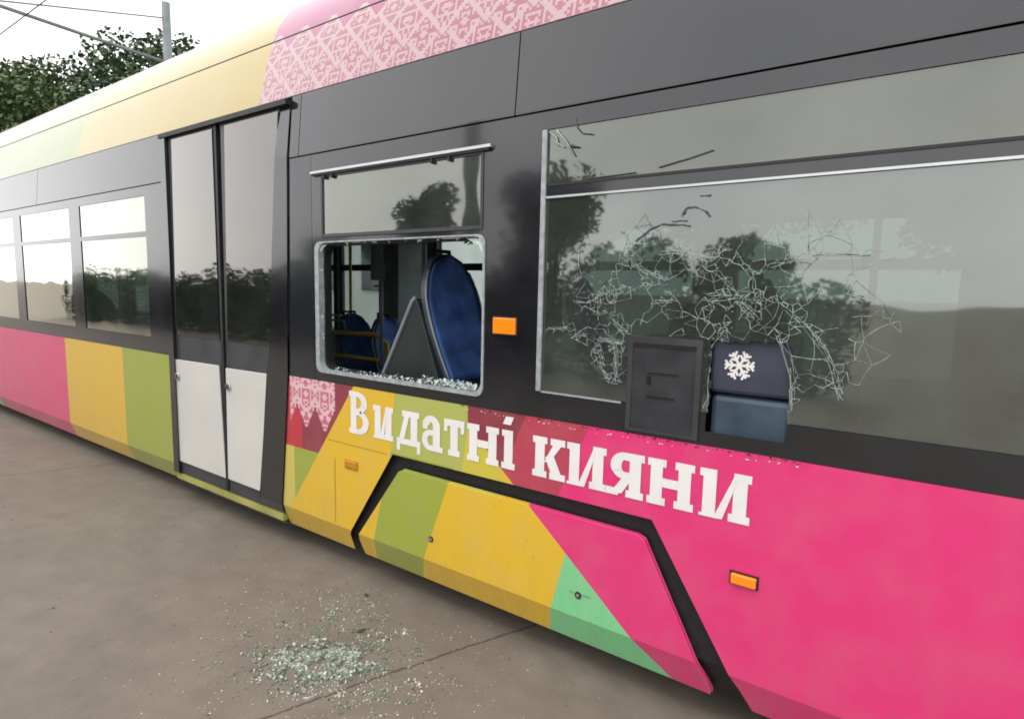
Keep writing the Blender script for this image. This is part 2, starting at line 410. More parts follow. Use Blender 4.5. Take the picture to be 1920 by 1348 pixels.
# faint panel joints scratched in the yellow part
bm = bmesh.new(); sheet(bm, [(-2.775, .20), (-2.769, .20), (-2.769, .60), (-2.775, .60)], -.0012); sheet(bm, [(-2.83, .700), (-2.33, .700), (-2.33, .704), (-2.83, .704)], -.0012)
obj('panel_joint', bm, mat('joint_dark_yellow', (.42, .25, .015), .5), tram)  # joints drawn as darker yellow lines
bm = bmesh.new(); sheet(bm, [(-1.172, .301), (-1.15, .299), (-1.15, .302), (-1.172, .304)], -.0085); sheet(bm, [(-1.108, .299), (-1.07, .302), (-1.07, .305), (-1.108, .302)], -.0085)
obj('scratch', bm, mat('scratch_green', (.06, .25, .12), .5), hatch)

# side markers and the amber lamp
def lens(x0, x1, z0, z1, m, y=0.0, d=.014, label=None, rim=True):
    bm = bmesh.new(); box(bm, (x0, y - d, z0), (x1, y + .004, z1))
    o = obj('marker_light', bm, m, tram, bevel=.004, **({'label': label} if label else {}))
    bm = bmesh.new(); ring(bm, [(x0 - .006, z0 - .006), (x1 + .006, z0 - .006), (x1 + .006, z1 + .006), (x0 - .006, z1 + .006)],
                           [(x0, z0), (x1, z0), (x1, z1), (x0, z1)], y - .005, y + .004)
    obj('bezel', bm, RUB if rim else AMB, o)
lens(-1.613, -1.488, 1.404, 1.478, ORG, 0, .016, label='bright orange rectangular lamp on the black window pillar')
lens(-2.672, -2.572, .566, .607, AMB, 0, .010, label='small amber side marker set in the yellow paint', rim=False)
lens(-.500, -.412, .556, .594, ORG, 0, .018, label='narrow orange side marker on the pink paint')

# lettering: slab serif glyphs built from strokes, each a hair above the last
def lettering():
    bm = bmesh.new(); lev = [0]
    def poly(pts):
        lev[0] += 1; sheet(bm, pts, -.0016 - (lev[0] % 9) * .00022)
    def rc(x0, z0, x1, z1): poly([(x0, z0), (x1, z0), (x1, z1), (x0, z1)])
    H = .183; B = .780; T = B + H; S = .030; W = .049; E = .013
    def stem(x, lo=B, hi=T, l=(1, 1), r=(1, 1), w=W):           # l/r: serif at bottom, top on that side
        rc(x, lo, x + w, hi)
        rc(x - E * l[0], lo, x + w + E * r[0], lo + S) if (l[0] or r[0]) else None
        rc(x - E * l[1], hi - S, x + w + E * r[1], hi) if (l[1] or r[1]) else None
    def arc(cx, cz, rx, rz, w, a0, a1, n=14, wz=None):
        wz = wz or w * .8
        for i in range(n):
            a, b = R_(a0 + (a1 - a0) * i / n), R_(a0 + (a1 - a0) * (i + 1.04) / n)
            poly([(cx + rx * math.cos(a), cz + rz * math.sin(a)), (cx + rx * math.cos(b), cz + rz * math.sin(b)),
                  (cx + (rx - w) * math.cos(b), cz + (rz - wz) * math.sin(b)), (cx + (rx - w) * math.cos(a), cz + (rz - wz) * math.sin(a))])
    def i_(x0, x1):
        a, b = x0 + E, x1 - E - W
        rc(a, B, a + W, T); rc(x0, T - S, a + W, T); rc(x0 + .002, B, a + W, B + .012)
        rc(b, B, b + W, T); rc(b, B, x1, B + S); rc(b, T - S, x1, T); rc(b - E, B, b, B + S)
        poly([(a + W - .004, B), (a + W + .012, B), (b + .004, T), (b + .004, T - .062), (a + W - .004, B + .0)][:4])
        poly([(a + W - .006, B + .001), (a + W + .026, B + .001), (b + .006, T - .052), (b + .006, T - .001)])
    def n_(x0, x1):
        stem(x0 + E); stem(x1 - E - W); rc(x0 + E + W, B + .074, x1 - E - W, B + .110)
    # В
    x = -2.636; hB = 1.018
    rc(x + E, .775, x + E + W, hB); rc(x, .775, x + E + W, .775 + S); rc(x, hB - S, x + E + W, hB)
    for z0, z1, rx in ((hB - .125, hB, .078), (.775, .775 + .140, .092)):
        zc = (z0 + z1) / 2
        arc(x + E + W + .012, zc, rx, (z1 - z0) / 2, W, -90, 90, 14, .030)
        rc(x + E + W - .002, z0, x + E + W + .014, z0 + .030); rc(x + E + W - .002, z1 - .030, x + E + W + .014, z1)
    i_(-2.437, -2.277)
    # д
    x0, x1 = -2.250, -2.078
    rc(x0, B, x1, B + .032); rc(x0, B - .036, x0 + .024, B); rc(x1 - .024, B - .036, x1, B)
    rc(x1 - .020 - W, B + .03, x1 - .020, T); rc(x0 + .040, T - .032, x1 - .008, T)
    poly([(x0 + .018, B + .03), (x0 + .056, B + .03), (x0 + .092, T - .03), (x0 + .056, T - .03)])
    # а
    x0, x1 = -2.066, -1.922
    rc(x1 - .018 - W, B, x1 - .018, T - .050); rc(x1 - .03, B, x1, B + .028)
    arc(x1 - .018 - .062, T - .060, .062, .060, W, 0, 165, 12, .034)
    rc(x0 + .006, T - .074, x0 + .040, T - .046)
    arc(x0 + .058, B + .054, .058, .054, .040, 60, 300, 14, .028); rc(x0 + .06, B, x1 - .06, B + .028); rc(x0 + .06, B + .080, x1 - .06, B + .108)
    # т
    x0, x1 = -1.914, -1.783; c = (x0 + x1) / 2
    rc(c - W / 2, B, c + W / 2, T); rc(c - W / 2 - E, B, c + W / 2 + E, B + S); rc(x0, T - .034, x1, T)
    rc(x0, T - .064, x0 + .022, T - .033); rc(x1 - .022, T - .064, x1, T - .033)
    n_(-1.764, -1.574)
    # і
    x0, x1 = -1.560, -1.478; c = -1.512
    stem(c - W / 2 - .006, l=(1, 1), r=(1, 0)); rc(x0 + .004, B, x0 + .02, B + S)
    poly([(c - .040, T + .026), (c + .006, T + .026), (c + .022, T + .064), (c - .022, T + .064)])
    # к
    x0, x1 = -1.384, -1.214
    stem(x0 + E)
    poly([(x0 + E + W - .002, B + .070), (x0 + E + W + .030, B + .078), (x1 - .020, T - .024), (x1 - .062, T - .024)]); rc(x1 - .078, T - S, x1 - .004, T)
    poly([(x0 + E + W + .004, B + .094), (x1 - .070, B + .020), (x1 - .018, B + .020), (x0 + E + W + .042, B + .118)]); rc(x1 - .080, B, x1, B + S)
    i_(-1.208, -1.022)
    # я
    x0, x1 = -1.016, -.856; b = x1 - E - W
    rc(b, B, b + W, T); rc(b - E, B, x1, B + S); rc(b, T - S, x1, T)
    arc(x0 + .076, T - .056, .062, .056, W, 90, 270, 12, .030); rc(x0 + .074, T - .032, b + .002, T); rc(x0 + .074, T - .112, b + .002, T - .080)
    poly([(x0 + .020, B + .01), (x0 + .066, B + .01), (x0 + .108, B + .075), (x0 + .066, B + .075)]); rc(x0 - .004, B, x0 + .052, B + S)
    n_(-.842, -.656)
    i_(-.636, -.452)
    return bm
obj('lettering', lettering(), VINYL, tram, label='white slab serif words on the yellow and pink paint')

# frayed film edge where the paint meets the black window band
rnd_ = random.Random(8)
for nm, mm, cnt, zz in (('frayed_edge', BLK, 95, 1.042), ('film_flake', VINYL, 46, 1.028)):
    bm = bmesh.new()
    for k in range(cnt):
        x = rnd_.uniform(-1.80, -.30); z = zz + rnd_.uniform(-.006, .003); q = rnd_.uniform(.003, .012) * (1 if nm[0] == 'f' and cnt > 100 else .55)
        sheet(bm, [(x - q, z), (x + q * rnd_.uniform(.3, 1), z + rnd_.uniform(0, .003)), (x + q * rnd_.uniform(-.6, .6), z - q * rnd_.uniform(.4, 1.1))], -.0030 - (k % 11) * .00015)
    obj(nm, bm, mm, tram, kind='stuff')
# skirt shadow gap and underframe
bm = bmesh.new(); box(bm, (TX0 + .1, .12, .03), (TX1 - .1, TW - .12, .30)); box(bm, (TX0 + .1, .75, GZ + .03), (TX1 - .1, 1.9, .029)); obj('underframe_light_block', bm, UND, tram)  # lower box added to block light leaking under the tram
for bx in (-1.6, -8.6):
    for dx in (-.9, .9):
        for y in (.55, 1.92):
            bm = bmesh.new(); tube(bm, [(bx + dx, y, GZ + .33), (bx + dx, y + .11, GZ + .33)], .29, 28); obj('wheel', bm, UND, tram)

# ------- black window band
W1 = rr_pts(-2.925, 1.098, -1.672, 1.856, .045)
W1i = rr_pts(-2.890, 1.116, -1.684, 1.848, .055)
bm = bmesh.new()
def band(x0, x1, z0, z1): skin(bm, [(x0, z0), (x1, z0), (x1, z1), (x0, z1)], 0)
bm2 = bmesh.new()
ring(bm, rect_like(-2.95, 1.06, -1.65, 1.875, W1), W1, .0, .05)
band(-2.95, -1.65, 2.225, 2.345); band(-2.95, -1.65, 1.047, 1.06)
band(-2.95, -2.862, 1.875, 2.225); band(-1.69, -1.65, 1.875, 2.225)
band(-1.65, -1.37, 1.047, 2.345)
band(-1.37, -.630, 1.047, 1.168); band(-.630, -.35, 1.047, 1.100); band(-.35, .42, 1.047, 1.168); band(-1.37, .42, 2.272, 2.345); band(-1.37, .42, 1.999, 2.052)
band(.42, .62, 1.047, 2.345); band(.62, 2.4, 1.047, 1.168); band(.62, 2.4, 2.272, 2.345); band(2.4, TX1, 1.047, 2.345)
far = [(-6.35, -5.05), (-7.95, -6.6), (-9.6, -8.2), (-11.4, -10.1), (-13.1, -11.7)]
obj('window_band', bm, BLK, tram, label='glossy black band around the side windows')
bm = bmesh.new(); xs = -4.72
for a, b in far:
    band(b, xs, 1.047, 2.345); band(a, b, 1.047, 1.168); band(a, b, 2.272, 2.345); band(a, b, 1.96, 2.0); xs = a
band(TX0, xs, 1.047, 2.345)
obj('window_band', bm, BLK, tram)
bm = bmesh.new(); skin(bm, [(-3.205, 1.047), (-2.953, 1.047), (-2.953, 2.345), (-3.165, 2.345)], .0)
obj('side_pillar', bm, GREY, tram)

# ------- grey upper panel (separate sheets with narrow joints) and fairing
bm = bmesh.new()
cuts = [TX0, -10.2, -7.4, -4.72]
for a, b in zip(cuts, cuts[1:]): skin(bm, [(a + .004, 2.352), (b - .004, 2.352), (b - .004, 2.705), (a + .004, 2.705)], -.004)
obj('upper_panel', bm, GREY, tram)
for a, b in [(-3.150, -3.066), (-3.060, -1.524), (-1.518, 1.2), (1.206, TX1)]:
    bm = bmesh.new(); skin(bm, [(a, 2.352), (b, 2.352), (b, 2.705), (a, 2.705)], -.004); obj('upper_panel', bm, GREY, tram)
bm = bmesh.new(); skin(bm, [(TX0, 2.34), (TX1, 2.34), (TX1, 2.72), (TX0, 2.72)], .03); obj('upper_backing', bm, RUB, tram)
bm = bmesh.new()
skin(bm, [(TX0, 2.708), (TX1, 2.708), (TX1, 3.108), (TX0, 3.108)], -.008)
skin(bm, [(TX0, 3.120), (TX1, 3.120), (TX1, 3.58), (TX0, 3.58)], -.008)
obj('roof_fairing', bm, LIV, tram, smooth=True, label='sloping roof fairing in yellow and magenta paint with a pale pink cross-stitch ornament')
bm = bmesh.new(); skin(bm, [(TX0, 3.09), (TX1, 3.09), (TX1, 3.14), (TX0, 3.14)], .02); obj('fairing_joint', bm, RUB, tram)
bm = bmesh.new(); box(bm, (TX0, .80, 3.40), (TX1, TW - .3, 3.56)); obj('roof', bm, INT, tram)
# little stains under the upper panel joint, as in the picture
# ------- window 1: hopper glass above, empty opening below
w1 = obj('broken_window', ring(bmesh.new(), W1, W1i, -.006, .03), SEAL, tram, label='empty window opening with pale seal, its glass gone')
bm = bmesh.new(); ring(bm, [(p[0] + (.004 if p[0] < -2.3 else -.004), p[1] + (.003 if p[1] < 1.5 else -.003)) for p in W1i],
                       rr_pts(-2.876, 1.126, -1.698, 1.834, .07), .030, .075)
obj('inner_frame', bm, RUB, w1)
top = sheet_obj('hopper_glass', [(-2.855, 1.885), (-1.700, 1.885), (-1.700, 2.218), (-2.855, 2.218)], .004, GL, tram)
bm = bmesh.new(); ring(bm, [(-2.862, 1.878), (-1.69, 1.878), (-1.69, 2.225), (-2.862, 2.225)], [(-2.848, 1.896), (-1.705, 1.896), (-1.705, 2.212), (-2.848, 2.212)], -.004, .02)
obj('frame', bm, DGREY, top)
bm = bmesh.new(); box(bm, (-2.935, -.022, 2.232), (-1.640, .002, 2.247)); rail = obj('drip_rail', bm, ALU, tram, bevel=.002)
bm = bmesh.new(); box(bm, (-2.925, -.016, 2.222), (-1.650, .002, 2.2315))  # dark bar standing in for the shadow line under the rail
for x in (-2.83, -2.76, -2.01, -1.90): box(bm, (x, -.014, 2.200), (x + .014, .001, 2.2215))
obj('drip_rail_clip_and_shadow', bm, RUB, rail)
# broken crumbs left along the sill of the opening
bm = bmesh.new()
for i in range(420):
    t = random.random() ** (.25 if i % 4 else .8); x = -2.86 + t * 1.14; z = 1.124 + random.random() ** 2 * (.012 + .018 * (x > -2.1)); y = random.uniform(-.004, .05)
    q = random.uniform(.003, .009 if x < -2.1 else .014)
    c = Vector((x, y, z)); vs = [bm.verts.new(c + Vector([random.uniform(-q, q) for _ in range(3)])) for _ in range(4)]
    for tri in [(0, 1, 2), (0, 2, 3), (0, 3, 1), (1, 3, 2)]: bm.faces.new([vs[k] for k in tri])
CRUMB = mat('glass_crumb', (.60, .68, .66), .12, coat=.5, var=.3, vscale=40)
obj('sill_crumbs', bm, CRUMB, w1, kind='stuff')
# jagged remnant in the upper right corner
bm = bmesh.new(); sheet(bm, [(-1.790, 1.838), (-1.690, 1.838), (-1.690, 1.735), (-1.700, 1.775), (-1.722, 1.808), (-1.755, 1.822)], .008)
sheet(bm, [(-2.892, 1.800), (-2.892, 1.838), (-2.830, 1.838), (-2.86, 1.825), (-2.878, 1.80)], .008)
obj('glass_remnant', bm, CRUMB, w1)

bm = bmesh.new(); rt = random.Random(12)      # teeth of glass still held by the seal
for k in range(46):
    side = rt.choice('tttrrbbbl'); q = rt.uniform(.004, .013); d = rt.uniform(.004, .020)
    if side in 'tb':
        x = rt.uniform(-2.80, -1.76); z0 = 1.846 if side == 't' else 1.118; dz = -d if side == 't' else d * 1.2
        sheet(bm, [(x - q, z0), (x + q, z0), (x + rt.uniform(-q, q), z0 + dz)], .012 + (k % 7) * .001)
    else:
        z = rt.uniform(1.20, 1.76); x0 = -1.686 if side == 'r' else -2.888; dx = -d if side == 'r' else d
        sheet(bm, [(x0, z - q), (x0, z + q), (x0 + dx, z + rt.uniform(-q, q))], .012 + (k % 7) * .001)
obj('glass_teeth', bm, CRUMB, w1, kind='stuff')
# ------- window 2: cracked pane
def window(x0, x1, zt0=2.052, crack=False, zt1=1.999):
    m = GLC if crack else GL
    rj = random.Random(5)       # the cracked pane has a jagged bite out of its lower edge
    bite = [(-.355, 1.168), (-.361, 1.22), (-.345, 1.28), (-.368, 1.34), (-.352, 1.425)] + [(-.358 - .262 * k / 22, 1.436 + rj.uniform(-.006, .012)) for k in range(1, 22)] + [(-.626 + rj.uniform(-.008, .010), 1.43 - .262 * k / 16) for k in range(16)] + [(-.626, 1.168)]
    out = [(x1, 1.168)] + ([] if not crack else bite) + [(x0, 1.168)]
    p = sheet_obj('window_pane' if not crack else 'cracked_window', out + [(x0, zt1), (x1, zt1)], .006, m, tram,
                  **({'label': 'side window pane covered in webs of cracks'} if crack else {}))
    sheet_obj('hopper_glass', [(x0, zt0), (x1, zt0), (x1, 2.272), (x0, 2.272)], .006, GL, tram)
    return p
cw = window(-1.352, .40, crack=True)
window(.62, 2.4)
for a, b in far: window(a, b, 2.0, zt1=1.96)
bm = bmesh.new(); box(bm, (-1.375, -.010, 1.165), (-1.352, .004, 2.270)); obj('edge_seal', bm, SEAL, cw, bevel=.003)
bm = bmesh.new(); box(bm, (-1.352, -.006, 1.990), (.42, .005, 1.9985)); obj('glass_rail', bm, ALU, cw)
bm = bmesh.new(); box(bm, (-1.352, -.004, 2.040), (.42, .004, 2.0505)); obj('hopper_rail', bm, RUB, cw)
bm = bmesh.new(); box(bm, (-1.352, -.002, 1.160), (-.97, .005, 1.1675)); obj('lower_rail', bm, SEAL, cw)

def crackset():
    bl, bd = bmesh.new(), bmesh.new()
    rnd = random.Random(3); lev = [0]
    def rib(bm, pts, w):
        lev[0] += 1; y = .002 - (lev[0] % 23) * .0002
        for (a, b) in zip(pts, pts[1:]):
            d = Vector((b[0] - a[0], b[1] - a[1])); L = d.length or 1; n = Vector((-d.y, d.x)) / L * w / 2 * rnd.uniform(.5, 1.5)
            f = bm.faces.new([bm.verts.new((q[0], y, q[1])) for q in [(a[0] - n.x, a[1] - n.y), (b[0] - n.x, b[1] - n.y), (b[0] + n.x, b[1] + n.y), (a[0] + n.x, a[1] + n.y)]])
    def jag(p, q, amp, n):
        out = []
        for i in range(n + 1):
            t = i / n; s_ = amp * (0 if i in (0, n) else 1)
            out.append((p[0] + (q[0] - p[0]) * t + rnd.uniform(-s_, s_), p[1] + (q[1] - p[1]) * t + rnd.uniform(-s_, s_)))
        return out
    def web(cx, cz, rx, rz, N, k, w, ang=0):
        ca, sa = math.cos(ang), math.sin(ang); P = []
        for _ in range(N):
            r = abs(rnd.gauss(0, .55)); a = rnd.uniform(0, 2 * math.pi); u, v = rx * r * math.cos(a), rz * r * math.sin(a)
            P.append((cx + u * ca - v * sa, cz + u * sa + v * ca))
        P = [p for p in P if 1.17 < p[1] < 1.99 and p[0] > -1.35]
        for i, p in enumerate(P):
            near = sorted(range(len(P)), key=lambda j: (P[j][0] - p[0]) ** 2 + (P[j][1] - p[1]) ** 2)[1:k + 1]
            for j in near: rib(bl if rnd.random() < .88 else bd, jag(p, P[j], .0025, 3), w * rnd.uniform(.5, 1.4))
    # main fracture paths (x,z on the pane); each becomes a bundle of fine splinter lines
    PATHS = [
        [(-0.639, 1.763), (-0.587, 1.762), (-0.539, 1.721), (-0.502, 1.680), (-0.488, 1.623), (-0.466, 1.583)],
        [(-0.640, 1.699), (-0.585, 1.657), (-0.553, 1.611), (-0.517, 1.560), (-0.465, 1.515)],
        [(-0.548, 1.611), (-0.497, 1.596), (-0.466, 1.578)],
        [(-0.579, 1.558), (-0.518, 1.565), (-0.477, 1.537)],
        [(-0.659, 1.506), (-0.622, 1.496), (-0.564, 1.494), (-0.597, 1.455), (-0.623, 1.423), (-0.611, 1.406)],
        [(-0.623, 1.411), (-0.624, 1.338), (-0.624, 1.246), (-0.627, 1.201), (-0.606, 1.148), (-0.587, 1.121)],
        [(-0.596, 1.255), (-0.580, 1.184), (-0.540, 1.128), (-0.438, 1.125)],
        [(-1.092, 1.533), (-1.046, 1.522), (-1.008, 1.477), (-0.970, 1.438)],
        [(-1.086, 1.412), (-1.026, 1.409), (-0.968, 1.400)],
        [(-1.084, 1.370), (-1.061, 1.324), (-1.034, 1.258), (-1.019, 1.240)],
        [(-1.012, 1.397), (-1.001, 1.329), (-0.998, 1.249)],
        [(-1.079, 1.581), (-0.984, 1.596), (-0.884, 1.637), (-0.798, 1.644)],
        [(-0.989, 1.828), (-0.960, 1.788), (-0.927, 1.712), (-0.886, 1.667)],
        [(-1.050, 1.620), (-1.031, 1.661), (-0.971, 1.737), (-0.920, 1.700), (-0.805, 1.662)],
        [(-0.859, 1.572), (-0.775, 1.575)],
        [(-0.653, 1.592), (-0.525, 1.597)],
        [(-1.197, 1.560), (-1.122, 1.563), (-1.082, 1.590), (-1.033, 1.603), (-0.918, 1.624)],
        [(-1.331, 1.439), (-1.223, 1.450)],
        [(-1.222, 1.421), (-1.131, 1.426)],
        [(-1.120, 1.510), (-1.051, 1.526), (-1.013, 1.476), (-0.970, 1.436)],
        [(-1.101, 1.422), (-0.975, 1.400)],
        [(-1.100, 1.389), (-1.082, 1.324), (-1.023, 1.244)],
        [(-1.009, 1.395), (-0.996, 1.256)],
        [(-0.587, 1.762), (-0.633, 1.740), (-0.731, 1.761), (-0.833, 1.755)],
        [(-0.738, 1.703), (-0.649, 1.693), (-0.612, 1.702)],
        [(-.43, 1.60), (-.33, 1.52), (-.24, 1.40), (-.20, 1.28)], [(-.44, 1.70), (-.30, 1.74), (-.15, 1.73)], [(-.42, 1.50), (-.36, 1.38), (-.34, 1.22)],
    ]
    def smooth(pts, n=9):
        out = []; q = [pts[0]] + list(pts) + [pts[-1]]
        for a, b, c, d in zip(q, q[1:], q[2:], q[3:]):
            for i in range(n):
                t = i / n
                out.append(tuple(.5 * (2 * b[k] + (c[k] - a[k]) * t + (2 * a[k] - 5 * b[k] + 4 * c[k] - d[k]) * t * t + (3 * b[k] - a[k] - 3 * c[k] + d[k]) * t ** 3) for k in (0, 1)))
        return out + [pts[-1]]
    def ok(p): return -1.35 < p[0] < .38 and 1.172 < p[1] < 1.985 and not (-.622 < p[0] < -.36 and p[1] < 1.432)
    P = []
    for l in PATHS:
        S = smooth(l); L = sum(math.dist(a, b) for a, b in zip(S, S[1:]))
        for k in range(int(5 + L * 120)):
            p = rnd.choice(S); q = rnd.choice((.006, .012, .028)); P.append((p[0] + rnd.gauss(0, q), p[1] + rnd.gauss(0, q)))
        for k in range(int(2 + L * 12)):       # long strands running with the fracture
            i0 = rnd.randrange(0, max(1, len(S) - 6)); i1 = min(len(S), i0 + rnd.randrange(6, 30)); w_ = rnd.gauss(0, .006); dr = rnd.uniform(-.010, .010); seg_ = []
            for i in range(i0, i1):
                t = (i - i0) / max(1, i1 - i0); v = noise.noise_vector(Vector((S[i][0] * 30, S[i][1] * 30, k * 3.1))) * .005
                seg_.append((S[i][0] + w_ * .7 + v.x, S[i][1] + w_ + dr * t + v.y))
            seg_ = [p for p in seg_ if ok(p)]
            if len(seg_) > 2: rib(bl if rnd.random() < .75 else bd, seg_, rnd.choice((.0009, .0012, .0016)))
        for k in range(int(L * 26)):        # crushed flakes that catch the light
            p = rnd.choice(S); p = (p[0] + rnd.gauss(0, .010), p[1] + rnd.gauss(0, .010)); a = rnd.uniform(0, 6.28); r = rnd.uniform(.002, .0065)
            q = [(p[0] + r * m * math.cos(a + b), p[1] + r * m * math.sin(a + b)) for b, m in ((0, 1), (2.2, .45), (3.3, .8))]
            if all(ok(t) for t in q):
                lev[0] += 1; y = .002 - (lev[0] % 23) * .0002; bl.faces.new([bl.verts.new((u, y, v)) for u, v in q])
    for _ in range(150): P.append((rnd.uniform(-1.22, -.05), rnd.gauss(1.56, .13)))
    for _ in range(70): P.append((rnd.gauss(-.45, .16), rnd.gauss(1.55, .14)))
    P = [p for p in P if ok(p) and not (-.95 < p[0] < -.65 and p[1] < 1.44)]
    from mathutils.kdtree import KDTree
    kd = KDTree(len(P))
    for i, p in enumerate(P): kd.insert((p[0], p[1], 0), i)
    kd.balance(); E_ = set()
    for i, p in enumerate(P):
        nb = kd.find_n((p[0], p[1], 0), 13)
        for co, j, d in nb[1:]:
            if d < 1e-5 or d > .16 or (j, i) in E_ or (i, j) in E_: continue
            mid = ((p[0] + P[j][0]) / 2, (p[1] + P[j][1]) / 2)      # gabriel graph: crazed polygonal cells
            if all(math.dist(mid, P[k]) >= d / 2 - 1e-6 for _, k, _ in nb[1:] if k != j): E_.add((i, j))
    for i, j in sorted(E_):
        a, b = P[i], P[j]; d = math.dist(a, b)
        if d > .06 and rnd.random() < .35: continue
        bow = rnd.uniform(-.06, .06); n = 2 + int(d / .012)
        pts = [(a[0] + (b[0] - a[0]) * t - (b[1] - a[1]) * bow * 4 * t * (1 - t) + rnd.uniform(-1, 1) * .0006, a[1] + (b[1] - a[1]) * t + (b[0] - a[0]) * bow * 4 * t * (1 - t) + rnd.uniform(-1, 1) * .0006) for t in [q / n for q in range(n + 1)]]
        rib(bl if rnd.random() < .80 else bd, pts, rnd.choice((.0007, .0009, .0012, .0017)) if d > .03 else rnd.choice((.0009, .0013, .0020)))
    DARK_REFL = [[(-.94, 1.80), (-.88, 1.845), (-.84, 1.86), (-.77, 1.855), (-.73, 1.85)], [(-.765, 1.885), (-.745, 1.915), (-.71, 1.915), (-.675, 1.90), (-.66, 1.88)],  # dark arcs, mostly reflection edges painted on the pane as lines
          [(-.70, 1.955), (-.66, 1.955)], [(-.80, 1.87), (-.74, 1.868)], [(-1.08, 1.62), (-1.02, 1.68), (-.98, 1.70)]]
    for l in DARK_REFL:
        for a, b in zip(l, l[1:]): rib(bd, jag(a, b, .002, 4), .005)
    return bl, bd
bl, bd = crackset()
obj('cracks', bl, CRK, cw, kind='stuff'); obj('dark_cracks', bd, CRKD, cw, kind='stuff')  # the dark mesh also holds the painted reflection arcs
# crack marks in the hopper glass above
bm = bmesh.new()
for pts in [[(-1.22, 2.30), (-1.215, 2.262), (-1.19, 2.235), (-1.14, 2.225)], [(-.86, 2.07), (-.75, 2.09), (-.66, 2.11)], [(-1.16, 2.055), (-.95, 2.06)]]:
    tube(bm, [(x, -.001, z) for x, z in pts], .0022, 5)
tube(bm, [(-1.235, -.001, 2.192), (-1.20, -.001, 2.182)], .008, 6, r1=.003)
obj('dark_cracks', bm, CRKD, cw)
bm = bmesh.new()
for pts in [[(-1.31, 2.265), (-1.26, 2.21), (-1.22, 2.15)], [(-1.32, 2.22), (-1.27, 2.19)], [(-1.345, 2.26), (-1.31, 2.235), (-1.30, 2.20)]]:
    tube(bm, [(x, -.001, z) for x, z in pts], .003, 5)
obj('cracks', bm, CRK, cw)
# smashed hole edge, ticket machine and snowflake sticker
bm = bmesh.new(); box(bm, (-.945, -.006, 1.060), (-.655, .22, 1.432)); tm = obj('ticket_machine', bm, BOXM, tram, bevel=.006, label='dark ticket machine box behind the cracked window')
bm = bmesh.new(); box(bm, (-.925, -.010, 1.395), (-.675, -.002, 1.408)); box(bm, (-.86, -.009, 1.292), (-.74, -.002, 1.299)); box(bm, (-.86, -.009, 1.20), (-.75, -.002, 1.207)); box(bm, (-.862, -.011, 1.252), (-.848, -.002, 1.285))
obj('slot', bm, mat('slot_black', (.004, .004, .005), .5), tm)
bm = bmesh.new(); ring(bm, [(-.945, 1.06), (-.655, 1.06), (-.655, 1.435), (-.945, 1.435)], [(-.925, 1.07), (-.675, 1.07), (-.675, 1.41), (-.925, 1.41)], -.0085, -.003)
obj('rim', bm, DGREY, tm)
bm = bmesh.new(); box(bm, (-.634, .028, 1.245), (-.330, .07, 1.470)); obj('seat_back_block', bm, mat('seat_navy', (.040, .045, .075), .5, var=.2), tram, bevel=.015)  # plain block standing in for the navy seat back
bm = bmesh.new(); box(bm, (-.625, .034, 1.06), (-.345, .40, 1.236)); obj('seat_base_block', bm, mat('seat_blue', (.045, .075, .11), .5, var=.4, vscale=5), tram, bevel=.02)  # plain block standing in for the blue seat bottom
bm = bmesh.new(); cxs, czs = -.529, 1.352; lv = 0
def seg(a, b, w):
    global lv
    lv += 1; d = Vector((b[0] - a[0], b[1] - a[1])); n = Vector((-d.y, d.x)).normalized() * w / 2
    sheet(bm, [(a[0] - n.x, a[1] - n.y), (b[0] - n.x, b[1] - n.y), (b[0] + n.x, b[1] + n.y), (a[0] + n.x, a[1] + n.y)], -.0052 + .0315 - lv * .00012)
for k in range(6):
    a = R_(60 * k); u = Vector((math.cos(a), math.sin(a))); c0 = Vector((cxs, czs)); Rr = .051
    seg(c0, c0 + u * Rr, .0095)
    for t in (.42, .72):
        for s_ in (-1, 1):
            b = a + s_ * R_(52); p = c0 + u * Rr * t; seg(p, p + Vector((math.cos(b), math.sin(b))) * .0205, .008)
obj('snowflake_sticker', bm, VINYL, tram, label='white snowflake sticker beside the ticket machine')

# ------- door module on the left
bm = bmesh.new(); skin(bm, [(-3.16, 2.66), (-3.265, 2.66), (-3.40, 1.20), (-3.435, 1.036), (-3.545, .21), (-3.565, .13), (-3.318, .13), (-3.30, .19), (-3.208, 1.045), (-3.168, 2.345)], -.010)
obj('door_pillar', bm, BLK, tram, label='black pillar between the door and the broken window')
def leaf(mir):
    X_ = (lambda x: x) if not mir else (lambda x: x - .72)
    k = 1.0 if mir else 0.0                                      # the far leaf has an upright edge, the near one tapers downwards
    r0, r1, r2, r3 = (-3.262, -3.40, -3.432, -3.562) if not mir else (-3.30, -3.30, -3.32, -3.30)
    P = lambda pts: [(X_(x), z) for x, z in pts]
    dl = sheet_obj('door', P([(r0, 2.655), (-3.93, 2.655), (-3.97, .13), (r3, .13), (r1, 1.20)]), .012, DGREY, tram, thick=.03, label='tram door leaf with tall glass and a white lower panel' if not mir else 'second tram door leaf, further along')
    sheet_obj('door_glass', P([(r0 - .006, 2.635), (-3.868, 2.635), (-3.918, 1.215), (r1, 1.215)]), .004, GLD, dl)
    sheet_obj('door_panel', P([(r2, 1.030), (-3.948, 1.022), (-3.965, .222), (r3 + .022, .220)]), .000, WHT, dl, thick=.01, bevel=.003)
    bm = bmesh.new(); tube(bm, [(X_(-3.912), .0, .895), (X_(-3.912), -.012, .895)], .028, 20); b = obj('door_button', bm, ALU, dl)
    bm = bmesh.new(); tube(bm, [(X_(-3.912), -.0125, .895), (X_(-3.912), -.016, .895)], .017, 16); obj('button_cap', bm, DGREY, b)
    return dl
leaf(False); leaf(True)
bm = bmesh.new(); box(bm, (-3.998, .002, .13), (-3.972, .03, 2.655)); obj('door_gasket', bm, RUB, tram)
